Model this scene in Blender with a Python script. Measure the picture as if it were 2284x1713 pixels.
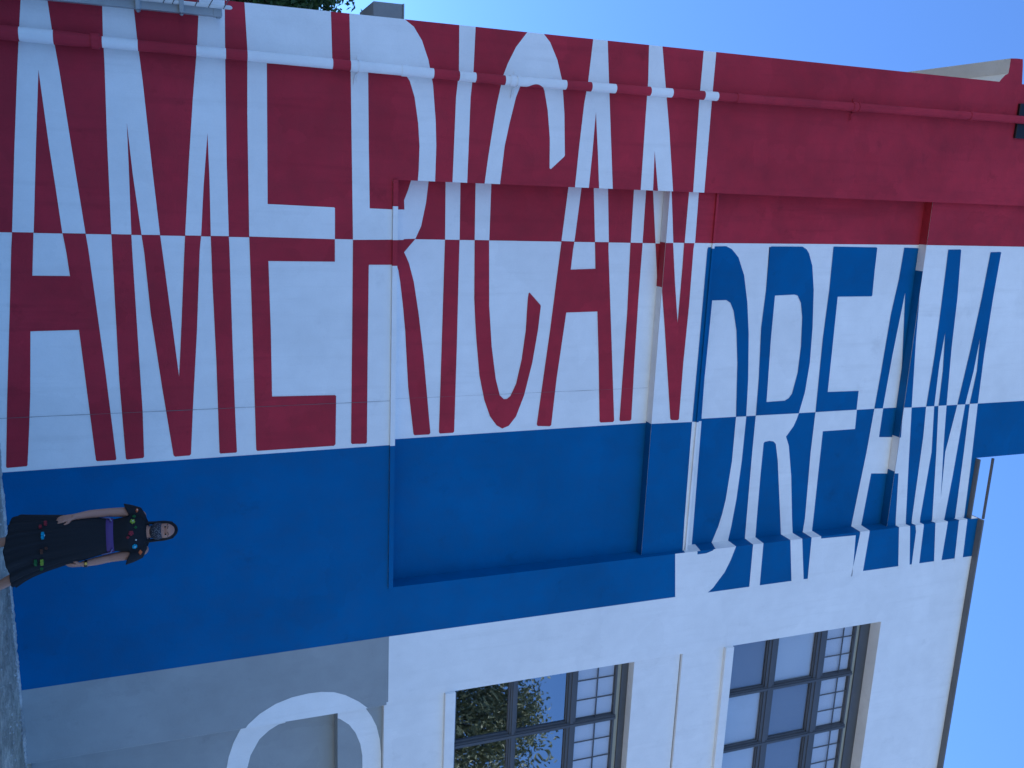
import bpy, bmesh, math, random
from mathutils import Vector, Matrix, noise
from mathutils.geometry import tessellate_polygon
from mathutils.bvhtree import BVHTree
random.seed(7)
S = bpy.context.scene
for o in list(bpy.data.objects): bpy.data.objects.remove(o)
COL = S.collection

# ------------------------------------------------------------------ camera, sky, sun, exposure
# The picture was taken with the phone on its side: image right is up in the world.
cam_d = bpy.data.cameras.new('camera'); cam = bpy.data.objects.new('camera', cam_d); COL.objects.link(cam)
right = Vector((0.97487257, -0.21950959, -0.0379343))
upv = Vector((-0.04136039, -0.34568938, 0.93743702))
fwd = Vector((0.2188899, 0.91231266, 0.3460821))
m = Matrix.Identity(4)
for i in range(3):
    m[i][0] = upv[i]; m[i][1] = -right[i]; m[i][2] = -fwd[i]
m[0][3], m[1][3], m[2][3] = 0.0, -9.7, 1.712
cam.matrix_world = m
cam_d.sensor_width = 36; cam_d.lens = 31.524; cam_d.clip_start = 0.1; cam_d.clip_end = 3000
S.camera = cam

SUN = Vector((1399, 1127, 1925)).normalized()
elev = math.asin(SUN.z); azim = math.atan2(SUN.x, SUN.y)
w = bpy.data.worlds.new('World'); S.world = w; w.use_nodes = True
nt = w.node_tree; nt.nodes.clear()
sky = nt.nodes.new('ShaderNodeTexSky'); sky.sky_type = 'NISHITA'; sky.sun_disc = False
sky.sun_elevation = elev; sky.sun_rotation = azim
sky.air_density = 1.0; sky.dust_density = 0.0; sky.ozone_density = 8.0; sky.altitude = 2000
bg = nt.nodes.new('ShaderNodeBackground'); bg.inputs[1].default_value = 0.105
wo = nt.nodes.new('ShaderNodeOutputWorld')
nt.links.new(sky.outputs[0], bg.inputs[0]); nt.links.new(bg.outputs[0], wo.inputs[0])
sl = bpy.data.lights.new('sun', 'SUN'); sl.energy = 2.3; sl.angle = math.radians(0.55); sl.color = (1.0, .95, .88)
so = bpy.data.objects.new('sun', sl); COL.objects.link(so)
so.rotation_euler = SUN.to_track_quat('Z', 'Y').to_euler(); so.location = (0, 0, 40)
S.view_settings.view_transform = 'Standard'; S.view_settings.look = 'None'
S.view_settings.exposure = 1.38; S.view_settings.gamma = 1.0
S.view_settings.use_white_balance = True; S.view_settings.white_balance_temperature = 5700; S.view_settings.white_balance_tint = 10
S.render.engine = 'CYCLES'
S.cycles.max_bounces = 8; S.cycles.diffuse_bounces = 4; S.cycles.transparent_max_bounces = 12

# ------------------------------------------------------------------ helpers
def link(name, me, mats=(), parent=None, label=None, cat=None, group=None, kind=None, loc=None):
    o = bpy.data.objects.new(name, me); COL.objects.link(o)
    if me is not None:
        for mm in (mats if isinstance(mats, (list, tuple)) else [mats]): me.materials.append(mm)
    if parent: o.parent = parent
    if loc: o.location = loc
    for k, v in (('label', label), ('category', cat), ('group', group), ('kind', kind)):
        if v: o[k] = v
    return o
def empty(name, loc, label, cat, group=None, rz=0):
    o = link(name, None, (), None, label, cat, group); o.location = loc; o.rotation_euler.z = rz
    o.empty_display_size = .2
    return o
def mesh_of(bm, name='m', smooth=False):
    me = bpy.data.meshes.new(name); bm.to_mesh(me); bm.free()
    if smooth:
        for p in me.polygons: p.use_smooth = True
    return me
def bbox(bm, x0, x1, y0, y1, z0, z1, bev=0.0, mi=0):
    r = bmesh.ops.create_cube(bm, size=1)
    vs = r['verts']
    for v in vs:
        v.co = Vector((x0 + (v.co.x + .5) * (x1 - x0), y0 + (v.co.y + .5) * (y1 - y0), z0 + (v.co.z + .5) * (z1 - z0)))
    fs = list({f for v in vs for f in v.link_faces})
    for f in fs: f.material_index = mi
    if bev:
        es = list({e for v in vs for e in v.link_edges})
        bmesh.ops.bevel(bm, geom=es, offset=bev, segments=1, affect='EDGES')
    return bm
def box(name, b, mat, parent, bev=0.0, **kw):
    bm = bmesh.new(); bbox(bm, *b, bev=bev)
    return link(name, mesh_of(bm), mat, parent, **kw)
def tube(bm, pts, rad, seg=12, cap=True, mi=0):
    pts = [Vector(p) for p in pts]; rings = []
    for i, p in enumerate(pts):
        d = (pts[min(i + 1, len(pts) - 1)] - pts[max(i - 1, 0)]).normalized()
        a = Vector((0, 1, 0)) if abs(d.y) < .9 else Vector((1, 0, 0))
        u = d.cross(a).normalized(); v = d.cross(u)
        r = rad[i] if isinstance(rad, (list, tuple)) else rad
        rings.append([bm.verts.new(p + (u * math.cos(t) + v * math.sin(t)) * r) for t in [2 * math.pi * k / seg for k in range(seg)]])
    for i in range(len(rings) - 1):
        for k in range(seg):
            f = bm.faces.new((rings[i][k], rings[i][(k + 1) % seg], rings[i + 1][(k + 1) % seg], rings[i + 1][k]))
            f.material_index = mi[i] if isinstance(mi, (list, tuple)) else mi
    if cap:
        bm.faces.new(rings[0][::-1]); bm.faces.new(rings[-1])
    return rings
def loft(bm, rings, cap=True):
    vr = [[bm.verts.new(p) for p in r] for r in rings]; n = len(vr[0])
    for i in range(len(vr) - 1):
        for k in range(n): bm.faces.new((vr[i][k], vr[i][(k + 1) % n], vr[i + 1][(k + 1) % n], vr[i + 1][k]))
    if cap: bm.faces.new(vr[0][::-1]); bm.faces.new(vr[-1])
def ellipsoid(bm, c, r, u=20, v=14, rot=None):
    res = bmesh.ops.create_uvsphere(bm, u_segments=u, v_segments=v, radius=1)
    M = Matrix.Translation(c) @ (rot or Matrix.Identity(4)) @ Matrix.Diagonal((*r, 1))
    bmesh.ops.transform(bm, matrix=M, verts=res['verts'])

# ------------------------------------------------------------------ materials
def mat(name, col, rough=.7, spec=.3, metal=0.0):
    mm = bpy.data.materials.new(name); mm.use_nodes = True
    b = mm.node_tree.nodes['Principled BSDF']
    b.inputs['Base Color'].default_value = (*col, 1); b.inputs['Roughness'].default_value = rough
    b.inputs['Specular IOR Level'].default_value = spec; b.inputs['Metallic'].default_value = metal
    return mm
def stucco(name, col, var=.07, bump=.12, stain=(.78, .8, .8), stain_amt=.25, rough=.75, spec=.25, scale=1.0):
    """Painted render: soft blotches from the roller, faint rain streaks, pores and trowel marks in the relief."""
    mm = mat(name, col, rough, spec); t = mm.node_tree; N = t.nodes; Lk = t.links.new
    b = N['Principled BSDF']; geo = N.new('ShaderNodeNewGeometry')
    def nz(sc, det, vec=None, rough_=.55):
        n = N.new('ShaderNodeTexNoise'); n.inputs['Scale'].default_value = sc; n.inputs['Detail'].default_value = det
        n.inputs['Roughness'].default_value = rough_
        Lk(vec or geo.outputs['Position'], n.inputs['Vector']); return n
    mp = N.new('ShaderNodeMapping'); mp.inputs['Scale'].default_value = (6, 6, .45); Lk(geo.outputs['Position'], mp.inputs['Vector'])
    mp2 = N.new('ShaderNodeMapping'); mp2.inputs['Scale'].default_value = (1.2, 1.2, 1.2); Lk(geo.outputs['Position'], mp2.inputs['Vector'])
    big = nz(.9 * scale, 3, mp2.outputs[0]); mid = nz(5 * scale, 4); streak = nz(1.4, 4, mp.outputs[0], .65); fine = nz(60, 3)
    def ramp(src, a, c, lo, hi):
        r = N.new('ShaderNodeMapRange'); r.inputs[1].default_value = a; r.inputs[2].default_value = c
        r.inputs[3].default_value = lo; r.inputs[4].default_value = hi; Lk(src, r.inputs[0]); return r.outputs[0]
    def mul(a, c):
        x = N.new('ShaderNodeMath'); x.operation = 'MULTIPLY'; Lk(a, x.inputs[0]); Lk(c, x.inputs[1]); return x.outputs[0]
    f = mul(mul(ramp(big.outputs[0], .3, .7, 1 - var, 1 + var), ramp(mid.outputs[0], .3, .7, 1 - var * .6, 1 + var * .6)), ramp(fine.outputs[0], .3, .7, .985, 1.015))
    wob = N.new('ShaderNodeVectorMath'); wob.operation = 'MULTIPLY_ADD'; wob.inputs[1].default_value = (.25, .25, .25); Lk(mid.outputs['Color'], wob.inputs[0]); Lk(geo.outputs['Position'], wob.inputs[2])
    pat = N.new('ShaderNodeTexVoronoi'); pat.distance = 'CHEBYCHEV'; pat.inputs['Scale'].default_value = 1.5; Lk(wob.outputs[0], pat.inputs['Vector'])
    sx = N.new('ShaderNodeSeparateColor'); Lk(pat.outputs['Color'], sx.inputs[0])
    smu = nz(2.3, 6, None, .7); scf = nz(9, 5, None, .7)
    f = mul(f, ramp(sx.outputs[0], 0, 1, 1 - var * .45, 1 + var * .45))
    f = mul(f, ramp(smu.outputs[0], .60, .74, 1, 1 - var * 2.2)); f = mul(f, ramp(scf.outputs[0], .66, .74, 1, 1 - var * 1.6))
    vm = N.new('ShaderNodeVectorMath'); vm.operation = 'SCALE'; vm.inputs[0].default_value = col; Lk(f, vm.inputs['Scale'])
    mx = N.new('ShaderNodeMix'); mx.data_type = 'RGBA'; mx.blend_type = 'MULTIPLY'
    Lk(mul(ramp(streak.outputs[0], .52, .72, 0, stain_amt), ramp(big.outputs[0], .35, .65, .2, 1)), mx.inputs[0])
    Lk(vm.outputs[0], mx.inputs[6]); mx.inputs[7].default_value = (*stain, 1)
    Lk(mx.outputs[2], b.inputs['Base Color'])
    Lk(ramp(mid.outputs[0], .3, .7, rough - .08, rough + .08), b.inputs['Roughness'])
    trow = nz(14, 5)
    ad = N.new('ShaderNodeMath'); ad.operation = 'MULTIPLY_ADD'; ad.inputs[1].default_value = 2.5; Lk(trow.outputs[0], ad.inputs[0]); Lk(fine.outputs[0], ad.inputs[2])
    bp = N.new('ShaderNodeBump'); bp.inputs['Strength'].default_value = bump; bp.inputs['Distance'].default_value = .012
    Lk(ad.outputs[0], bp.inputs['Height']); Lk(bp.outputs[0], b.inputs['Normal'])
    return mm
WHITE = stucco('white_wall_paint', (.81, .81, .80), .045, .12, (.74, .74, .73), .30)
RED = stucco('red_wall_paint', (.385, .024, .042), .15, .14, (.66, .62, .68), .6)
BLUE = stucco('blue_wall_paint', (.004, .098, .27), .10, .10, (.8, .82, .84), .25)
GREY = stucco('grey_wall_paint', (.30, .325, .335), .07, .10, (.85, .85, .85), .25)
BARE = stucco('bare_render', (.62, .58, .52), .05, .12)
CONC = stucco('sidewalk_concrete', (.50, .45, .34), .35, .9, (.42, .44, .38), .8, .9, .2, 2.6)
ASPH = stucco('concrete_roadway', (.36, .35, .33), .15, .5, (.8, .8, .8), .3, .9, .2)
BOXC = stucco('grey_cement', (.27, .265, .26), .06, .2)
DARKM = mat('dark_metal', (.09, .09, .095), .5, .4)
COPM = stucco('coping_metal', (.15, .155, .16), .08, .05)
STEEL = stucco('galvanised_steel', (.30, .32, .33), .10, .05, (.6, .6, .6), .3, .45, .5)
STEEL_L = stucco('pale_tube_paint', (.62, .62, .60), .06, .04, (.6, .6, .6), .3, .5, .4)
FRAME = stucco('window_frame_paint', (.085, .09, .10), .06, .03, (.8, .8, .8), .2, .5, .4)
BLIND = stucco('white_blind', (.66, .67, .67), .02, .03)
BLIND_G = stucco('grey_blind', (.26, .27, .29), .03, .03)
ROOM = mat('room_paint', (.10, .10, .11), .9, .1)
BLACK = mat('black_enamel', (.012, .012, .014), .4, .4)
JOINT = mat('open_joint', (.16, .15, .15), .9, .1)
SKIN = mat('skin', (.40, .20, .135), .5, .35)
HAIR = mat('black_hair', (.010, .008, .008), .6, .2)
CLOTH = stucco('black_cotton', (.018, .019, .022), .15, .08, (.8, .8, .8), .2, .85, .15)
SASH = mat('purple_sash', (.075, .036, .15), .6, .3)
SASH_L = mat('lilac_cord', (.17, .15, .27), .6, .3)
WATCH = mat('watch_black', (.01, .01, .01), .35, .5)
GOLD = mat('watch_buckle', (.45, .32, .08), .35, .5, .8)
EYEW = mat('shaded_eye_white', (.34, .31, .29), .3, .5)  # whites darkened in the colour so the eyes look shadowed
SOLE = mat('tan_sandal', (.22, .12, .06), .6, .3)

def glass_mat(name, refl, tint):
    mm = bpy.data.materials.new(name); mm.use_nodes = True; t = mm.node_tree; N = t.nodes; N.clear()
    g = N.new('ShaderNodeBsdfGlossy'); g.inputs['Roughness'].default_value = .012; g.inputs[0].default_value = (.92, .95, 1, 1)
    tr = N.new('ShaderNodeBsdfTransparent'); tr.inputs[0].default_value = (*tint, 1)
    fr = N.new('ShaderNodeFresnel'); fr.inputs[0].default_value = 1.5
    ad = N.new('ShaderNodeMath'); ad.operation = 'ADD'; ad.inputs[1].default_value = refl; ad.use_clamp = True
    geo = N.new('ShaderNodeNewGeometry'); nz = N.new('ShaderNodeTexNoise'); nz.inputs['Scale'].default_value = 1.6; nz.inputs['Detail'].default_value = 1
    bp = N.new('ShaderNodeBump'); bp.inputs['Strength'].default_value = .05; bp.inputs['Distance'].default_value = .05
    mx = N.new('ShaderNodeMixShader'); o = N.new('ShaderNodeOutputMaterial')
    t.links.new(geo.outputs['Position'], nz.inputs['Vector']); t.links.new(nz.outputs[0], bp.inputs['Height']); t.links.new(bp.outputs[0], g.inputs['Normal'])
    inv = N.new('ShaderNodeMath'); inv.operation = 'SUBTRACT'; inv.inputs[0].default_value = 1.0; t.links.new(geo.outputs['Backfacing'], inv.inputs[1])
    ml = N.new('ShaderNodeMath'); ml.operation = 'MULTIPLY'; t.links.new(inv.outputs[0], ml.inputs[1])   # only the outer face of a pane mirrors
    t.links.new(fr.outputs[0], ad.inputs[0]); t.links.new(ad.outputs[0], ml.inputs[0]); t.links.new(ml.outputs[0], mx.inputs[0])
    t.links.new(tr.outputs[0], mx.inputs[1]); t.links.new(g.outputs[0], mx.inputs[2]); t.links.new(mx.outputs[0], o.inputs[0])
    return mm
GLASS = glass_mat('tinted_window_glass', .36, (.55, .6, .66))
GLASS_T = glass_mat('clear_transom_glass', .10, (.94, .95, .97))
GLASS_B = glass_mat('upper_window_glass', .13, (.92, .94, .96))
HEAD_SHADE = stucco('olive_head_shade', (.34, .33, .26), .04, .03)  # olive tone painted in for the shade along the blind's edge

def leaf_mat(name, col, col2):
    mm = mat(name, col, .5, .35); t = mm.node_tree; b = t.nodes['Principled BSDF']
    geo = t.nodes.new('ShaderNodeNewGeometry'); nz = t.nodes.new('ShaderNodeTexNoise'); nz.inputs['Scale'].default_value = 3.0
    mx = t.nodes.new('ShaderNodeMix'); mx.data_type = 'RGBA'
    t.links.new(geo.outputs['Position'], nz.inputs['Vector']); t.links.new(nz.outputs[0], mx.inputs[0])
    mx.inputs[6].default_value = (*col, 1); mx.inputs[7].default_value = (*col2, 1)
    t.links.new(mx.outputs[2], b.inputs['Base Color'])
    return mm
LEAF = leaf_mat('dark_leaf', (.035, .075, .022), (.06, .11, .03))
LEAF_G = leaf_mat('grey_green_leaf', (.11, .14, .06), (.22, .23, .13))
BARK = stucco('bark', (.12, .09, .065), .2, .8)

# ------------------------------------------------------------------ setting: ground
def sheet(name, x0, x1, y0, y1, z, mt, nx=1, ny=1, amp=0):
    bm = bmesh.new(); g = [[bm.verts.new((x0 + (x1 - x0) * i / nx, y0 + (y1 - y0) * j / ny,
        z + (amp * noise.noise((i * .9, j * .9, 3)) if amp else 0))) for j in range(ny + 1)] for i in range(nx + 1)]
    for i in range(nx):
        for j in range(ny): bm.faces.new((g[i][j], g[i + 1][j], g[i + 1][j + 1], g[i][j + 1]))
    return link(name, mesh_of(bm, smooth=bool(amp)), mt, kind='structure')
sheet('ground', -900, 900, -900, 900, -.17, stucco('pale_ground', (.34, .32, .28), .15, .4))
sheet('road', -120, 120, -13.5, -5.0, -.15, ASPH)
bm = bmesh.new(); bbox(bm, -60, 60, -4.7, .3, -.3, -.004)
link('pavement', mesh_of(bm), CONC, kind='structure')
bm = bmesh.new(); bbox(bm, -60, 60, -5.0, -4.703, -.3, .002, bev=.015)
link('kerb', mesh_of(bm), CONC, kind='structure')
bm = bmesh.new(); bbox(bm, -60, 60, -18.5, -13.5, -.3, -.01)
link('far_pavement', mesh_of(bm), CONC, kind='structure')
# crumbs of old mortar and grit gathered at the foot of the wall
bm = bmesh.new()
for i in range(1500):
    x = random.uniform(-1.5, 9); y = -abs(random.gauss(0, .05)) - .006 if random.random() < .75 else -random.uniform(.02, .9)
    s = random.uniform(.003, .013) * (1.9 if random.random() < .08 else 1)
    r = bmesh.ops.create_icosphere(bm, subdivisions=1, radius=1)
    for v in r['verts']: v.co = Vector((x + v.co.x * s * random.uniform(.7, 1.4), y + v.co.y * s * random.uniform(.7, 1.3), -.004 + s * .3 + v.co.z * s * random.uniform(.5, .9)))
link('grit', mesh_of(bm), stucco('grit_stone', (.42, .41, .38), .3, .3), None, 'loose grit and mortar crumbs along the foot of the wall', 'grit', kind='stuff')

# ragged bead of old mortar where paving meets wall
bm = bmesh.new(); pv = None
for i in range(620):
    x = -1.6 + 7.9 * i / 619
    n1 = noise.noise((x * 3.1, 1, 0)); n2 = noise.noise((x * 17, 4, 0)); n3 = noise.noise((x * 45, 9, 0))
    hh = max(.002, .014 + .012 * n1 + .010 * n2 + .007 * n3); dd = max(.012, .045 + .03 * n1 + .02 * n2 + .012 * n3)
    nv = [bm.verts.new((x, -.0055, hh)), bm.verts.new((x, -.0055 - dd * .45, hh * .75)), bm.verts.new((x, -.0055 - dd, -.004))]
    if pv:
        for k in range(2): bm.faces.new((pv[k], pv[k + 1], nv[k + 1], nv[k]))
    pv = nv
link('mortar_bead', mesh_of(bm), stucco('old_mortar', (.55, .53, .47), .3, .8, (.4, .4, .38), .8), kind='structure')
# ------------------------------------------------------------------ the painted building
XL, XA, XB_, XW, XG = -1.605, .02, 4.757, 6.27, 6.308       # corner, bay left, bay right, window bay
ZS1, ZH1, ZS2, ZH2 = 3.98, 7.36, 8.045, 11.48    # sills and heads of the two blind bays
ZR = 13.18
BY, RY = .08, .22                                # beam and blind-panel set-back
bld = empty('mural_building', (0, 0, 0), 'tall rendered building painted with a red white and blue lettering mural', 'building')
P = bld
box('lower_wall', (XL, XG, 0, .5, -.2, ZS1 - .055), WHITE, P)
box('corner_pier', (XL, XA, 0, .5, ZS1 - .055, 15.4), WHITE, P)
box('middle_pier', (XB_, XW, 0, .5, ZS1 - .055, ZR), WHITE, P)
box('blind_panel', (XA - .02, XB_ + .02, RY, .5, ZS1 - .2, ZH1 + .1), WHITE, P, label='recessed blank panel with the foot of the letters R I C A N')
box('spandrel_beam', (XA, XB_, BY, .45, ZH1, ZS2), WHITE, P)
box('blind_panel', (XA - .02, XB_ + .02, RY, .5, ZS2 - .2, ZH2 + .1), WHITE, P, label='upper recessed blank panel with the letters D R E A')
box('head_beam', (XA, XB_, BY, .45, ZH2, 13.03), WHITE, P)
box('tower_wall', (XA, 3.8, BY, .45, 13.03, 15.4), WHITE, P)
box('upper_wall', (XW, 12.4, 0, .5, 11.55, ZR), WHITE, P)
box('end_pier', (10.05, 12.4, 0, .5, -.2, 11.55), WHITE, P)
# window bay infill
box('belt_band', (XG, 10.05, .10, .5, 3.345, 3.90), GREY, P)
box('window_spandrel', (XG, 10.05, .015, .5, 3.90, ZS1 - .055), WHITE, P)
box('window_spandrel', (XW, 10.05, .015, .5, ZS1 - .055, 4.665), WHITE, P)
box('window_spandrel', (XW, 10.05, .055, .5, 7.37, 8.085), WHITE, P)
box('window_spandrel', (XW, 10.05, .015, .5, 8.10, 8.775), WHITE, P)
box('spandrel_joint', (XW, 10.05, .07, .45, 8.085, 8.10), JOINT, P)
box('recessed_ground_panel', (XG, 10.05, .35, .5, -.2, 3.345), GREY, P)
# shell behind
box('side_wall', (XL, XL + .25, .5, 10, -.2, 13.0), BARE, P)
box('end_wall', (12.15, 12.4, .5, 10, -.2, 13.0), BARE, P)
box('rear_wall', (XL, 12.4, 10, 10.25, -.2, 13.0), BARE, P)
box('roof', (XL + .26, 12.14, .51, 9.99, 12.6, 12.8), BARE, P)
box('tower_back', (XL + .01, 3.79, .5, 5, 13.0, 15.4), BARE, P)
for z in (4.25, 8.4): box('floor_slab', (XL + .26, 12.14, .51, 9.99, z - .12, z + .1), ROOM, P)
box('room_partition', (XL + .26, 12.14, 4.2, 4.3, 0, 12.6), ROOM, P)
# copings and rail of the right-hand roof
box('coping', (XB_, 12.5, -.10, .6, ZR, ZR + .03), COPM, P, bev=.004)
box('coping', (3.803, XB_ - .002, .0, .6, 13.03, 13.05), COPM, P, bev=.003)
bm = bmesh.new(); tube(bm, [(3.8, 0, 13.29), (XB_ + .02, 0, 13.29)], .022, 10)
link('roof_rail', mesh_of(bm, smooth=True), DARKM, P)
# sill lip under the lower blind bay, painted along with the mural
LIP = [(XA, .30, RED), (.30, .66, WHITE), (.66, .94, RED), (.94, 2.99, WHITE), (2.99, XB_, BLUE)]
for x0, x1, mt in LIP: box('sill_lip', (x0, x1, -.032, .3, ZS1 - .0545, ZS1), mt, P)
for x0, x1, mt in ((XA, .636, RED), (.636, .70, WHITE), (.70, 2.955, BLUE), (2.955, XB_, WHITE)): box('sill_lip', (x0, x1, .05, .24, ZS2 - .03, ZS2), mt, P)

def paint(name, quads, mt, lab=None):
    """flat coats of paint, a couple of millimetres proud of the render"""
    bm = bmesh.new()
    for q in quads: bm.faces.new([bm.verts.new(p) for p in q])
    return link(name, mesh_of(bm), mt, P, label=lab)
def fq(xb0, xb1, z0, z1, y, xt0=None, xt1=None):
    return [(xb0, y, z0), (xb1, y, z0), (xb1 if xt1 is None else xt1, y, z1), (xb0 if xt0 is None else xt0, y, z1)]
e = .002
paint('painted_band', [fq(XL - .001, .655, 0, ZS1 - .056, -e, XL - .001, .664), fq(XL - .001, XA + e, ZS1 - .056, 15.4, -e),
    fq(XA + e, .664, ZS1, ZH1 - e, RY - e, None, .659), fq(XA + e, .640, ZH1, ZS2 - .03, BY - e, None, .636),
    fq(XA + e, .644, ZS2, ZH2 - e, RY - e, None, .614), fq(XA + e, .605, ZH2, 15.4, BY - e, None, .598)], RED, 'red band of the mural along the corner')
paint('painted_band', [fq(3.022, 5.430, 0, ZS1 - .056, -e, 2.988, 5.390), fq(2.988, XB_ - e, ZS1, ZH1 - e, RY - e, 2.970, None),
    fq(2.948, XB_ - e, ZH1, ZS2 - .03, BY - e, 2.955, None), fq(2.960, XB_ - e, ZS2, ZH2 - e, RY - e, 2.966, None),
    fq(2.938, XB_ - e, ZH2, 13.03, BY - e, None, None), fq(2.938, 3.799, 13.03, 15.4, BY - e, None, None),
    fq(XB_ - e, 5.390, ZS1 - .056, ZR, -e, None, 5.384)], BLUE, 'blue band of the mural')
paint('painted_band', [fq(5.430, XG - e, 0, 3.924, -e, 5.389, None), fq(5.3895, XW - e, 3.9245, 3.945, -e)], GREY, 'plain grey base coat beside the blue band')
# heads and jambs of the bays
def sq(x0, x1, y0, y1, z): return [(x0, y0, z), (x0, y1, z), (x1, y1, z), (x1, y0, z)]
for x0, x1, zz, mt in ((.64, 1.19, ZH1, RED), (XA + .001, .605, ZH2, RED), (2.95, XB_ - e, ZH1, BLUE), (.97, 3.38, ZH2, BLUE), (3.90, XB_ - e, ZH2, BLUE)):
    paint('painted_head', [sq(x0, x1, BY, RY, zz - e)], mt)
def jq(y0, y1, za0, zb0, za1, zb1, x): return [(x, y0, za0), (x, y0, zb0), (x, y1, zb1), (x, y1, za1)]
jx = XB_ - .002
paint('painted_jamb', [jq(-e, RY, ZS1, ZH1, ZS1, ZH1, jx), jq(-e, BY, ZH1, ZS2, ZH1, ZS2, jx), jq(-e, RY, ZS2, ZH2, ZS2, ZH2, jx), jq(-e, BY, ZH2, 13.03, ZH2, 13.03, jx)], BLUE)
JW = [(8.045, 8.22, 8.045, 8.27), (8.458, 8.79, 8.535, 8.80), (9.061, 9.235, 9.08, 9.258), (9.687, 9.889, 9.689, 9.895), (10.049, 10.22, 10.061, 10.233), (10.914, 11.09, 10.938, 11.122)]
JWB = [(7.98, 8.045, 8.0, 8.045), (11.634, 11.84, 11.638, 11.83), (11.951, 12.106, 11.946, 12.102), (12.337, 12.574, 12.316, 12.562), (12.804, 12.966, 12.777, 12.95)]
for a, b, c, d in JW: paint('painted_jamb', [jq(-.0045, RY, a, b, c, d, jx - .0025)], WHITE)
for a, b, c, d in JWB: paint('painted_jamb', [jq(-.0045, BY, a, b, c, d, jx - .0025)], WHITE)
paint('painted_jamb', [jq(-e, RY, ZS1, 15.4, ZS1, 15.4, XA + .002)], RED)

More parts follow.
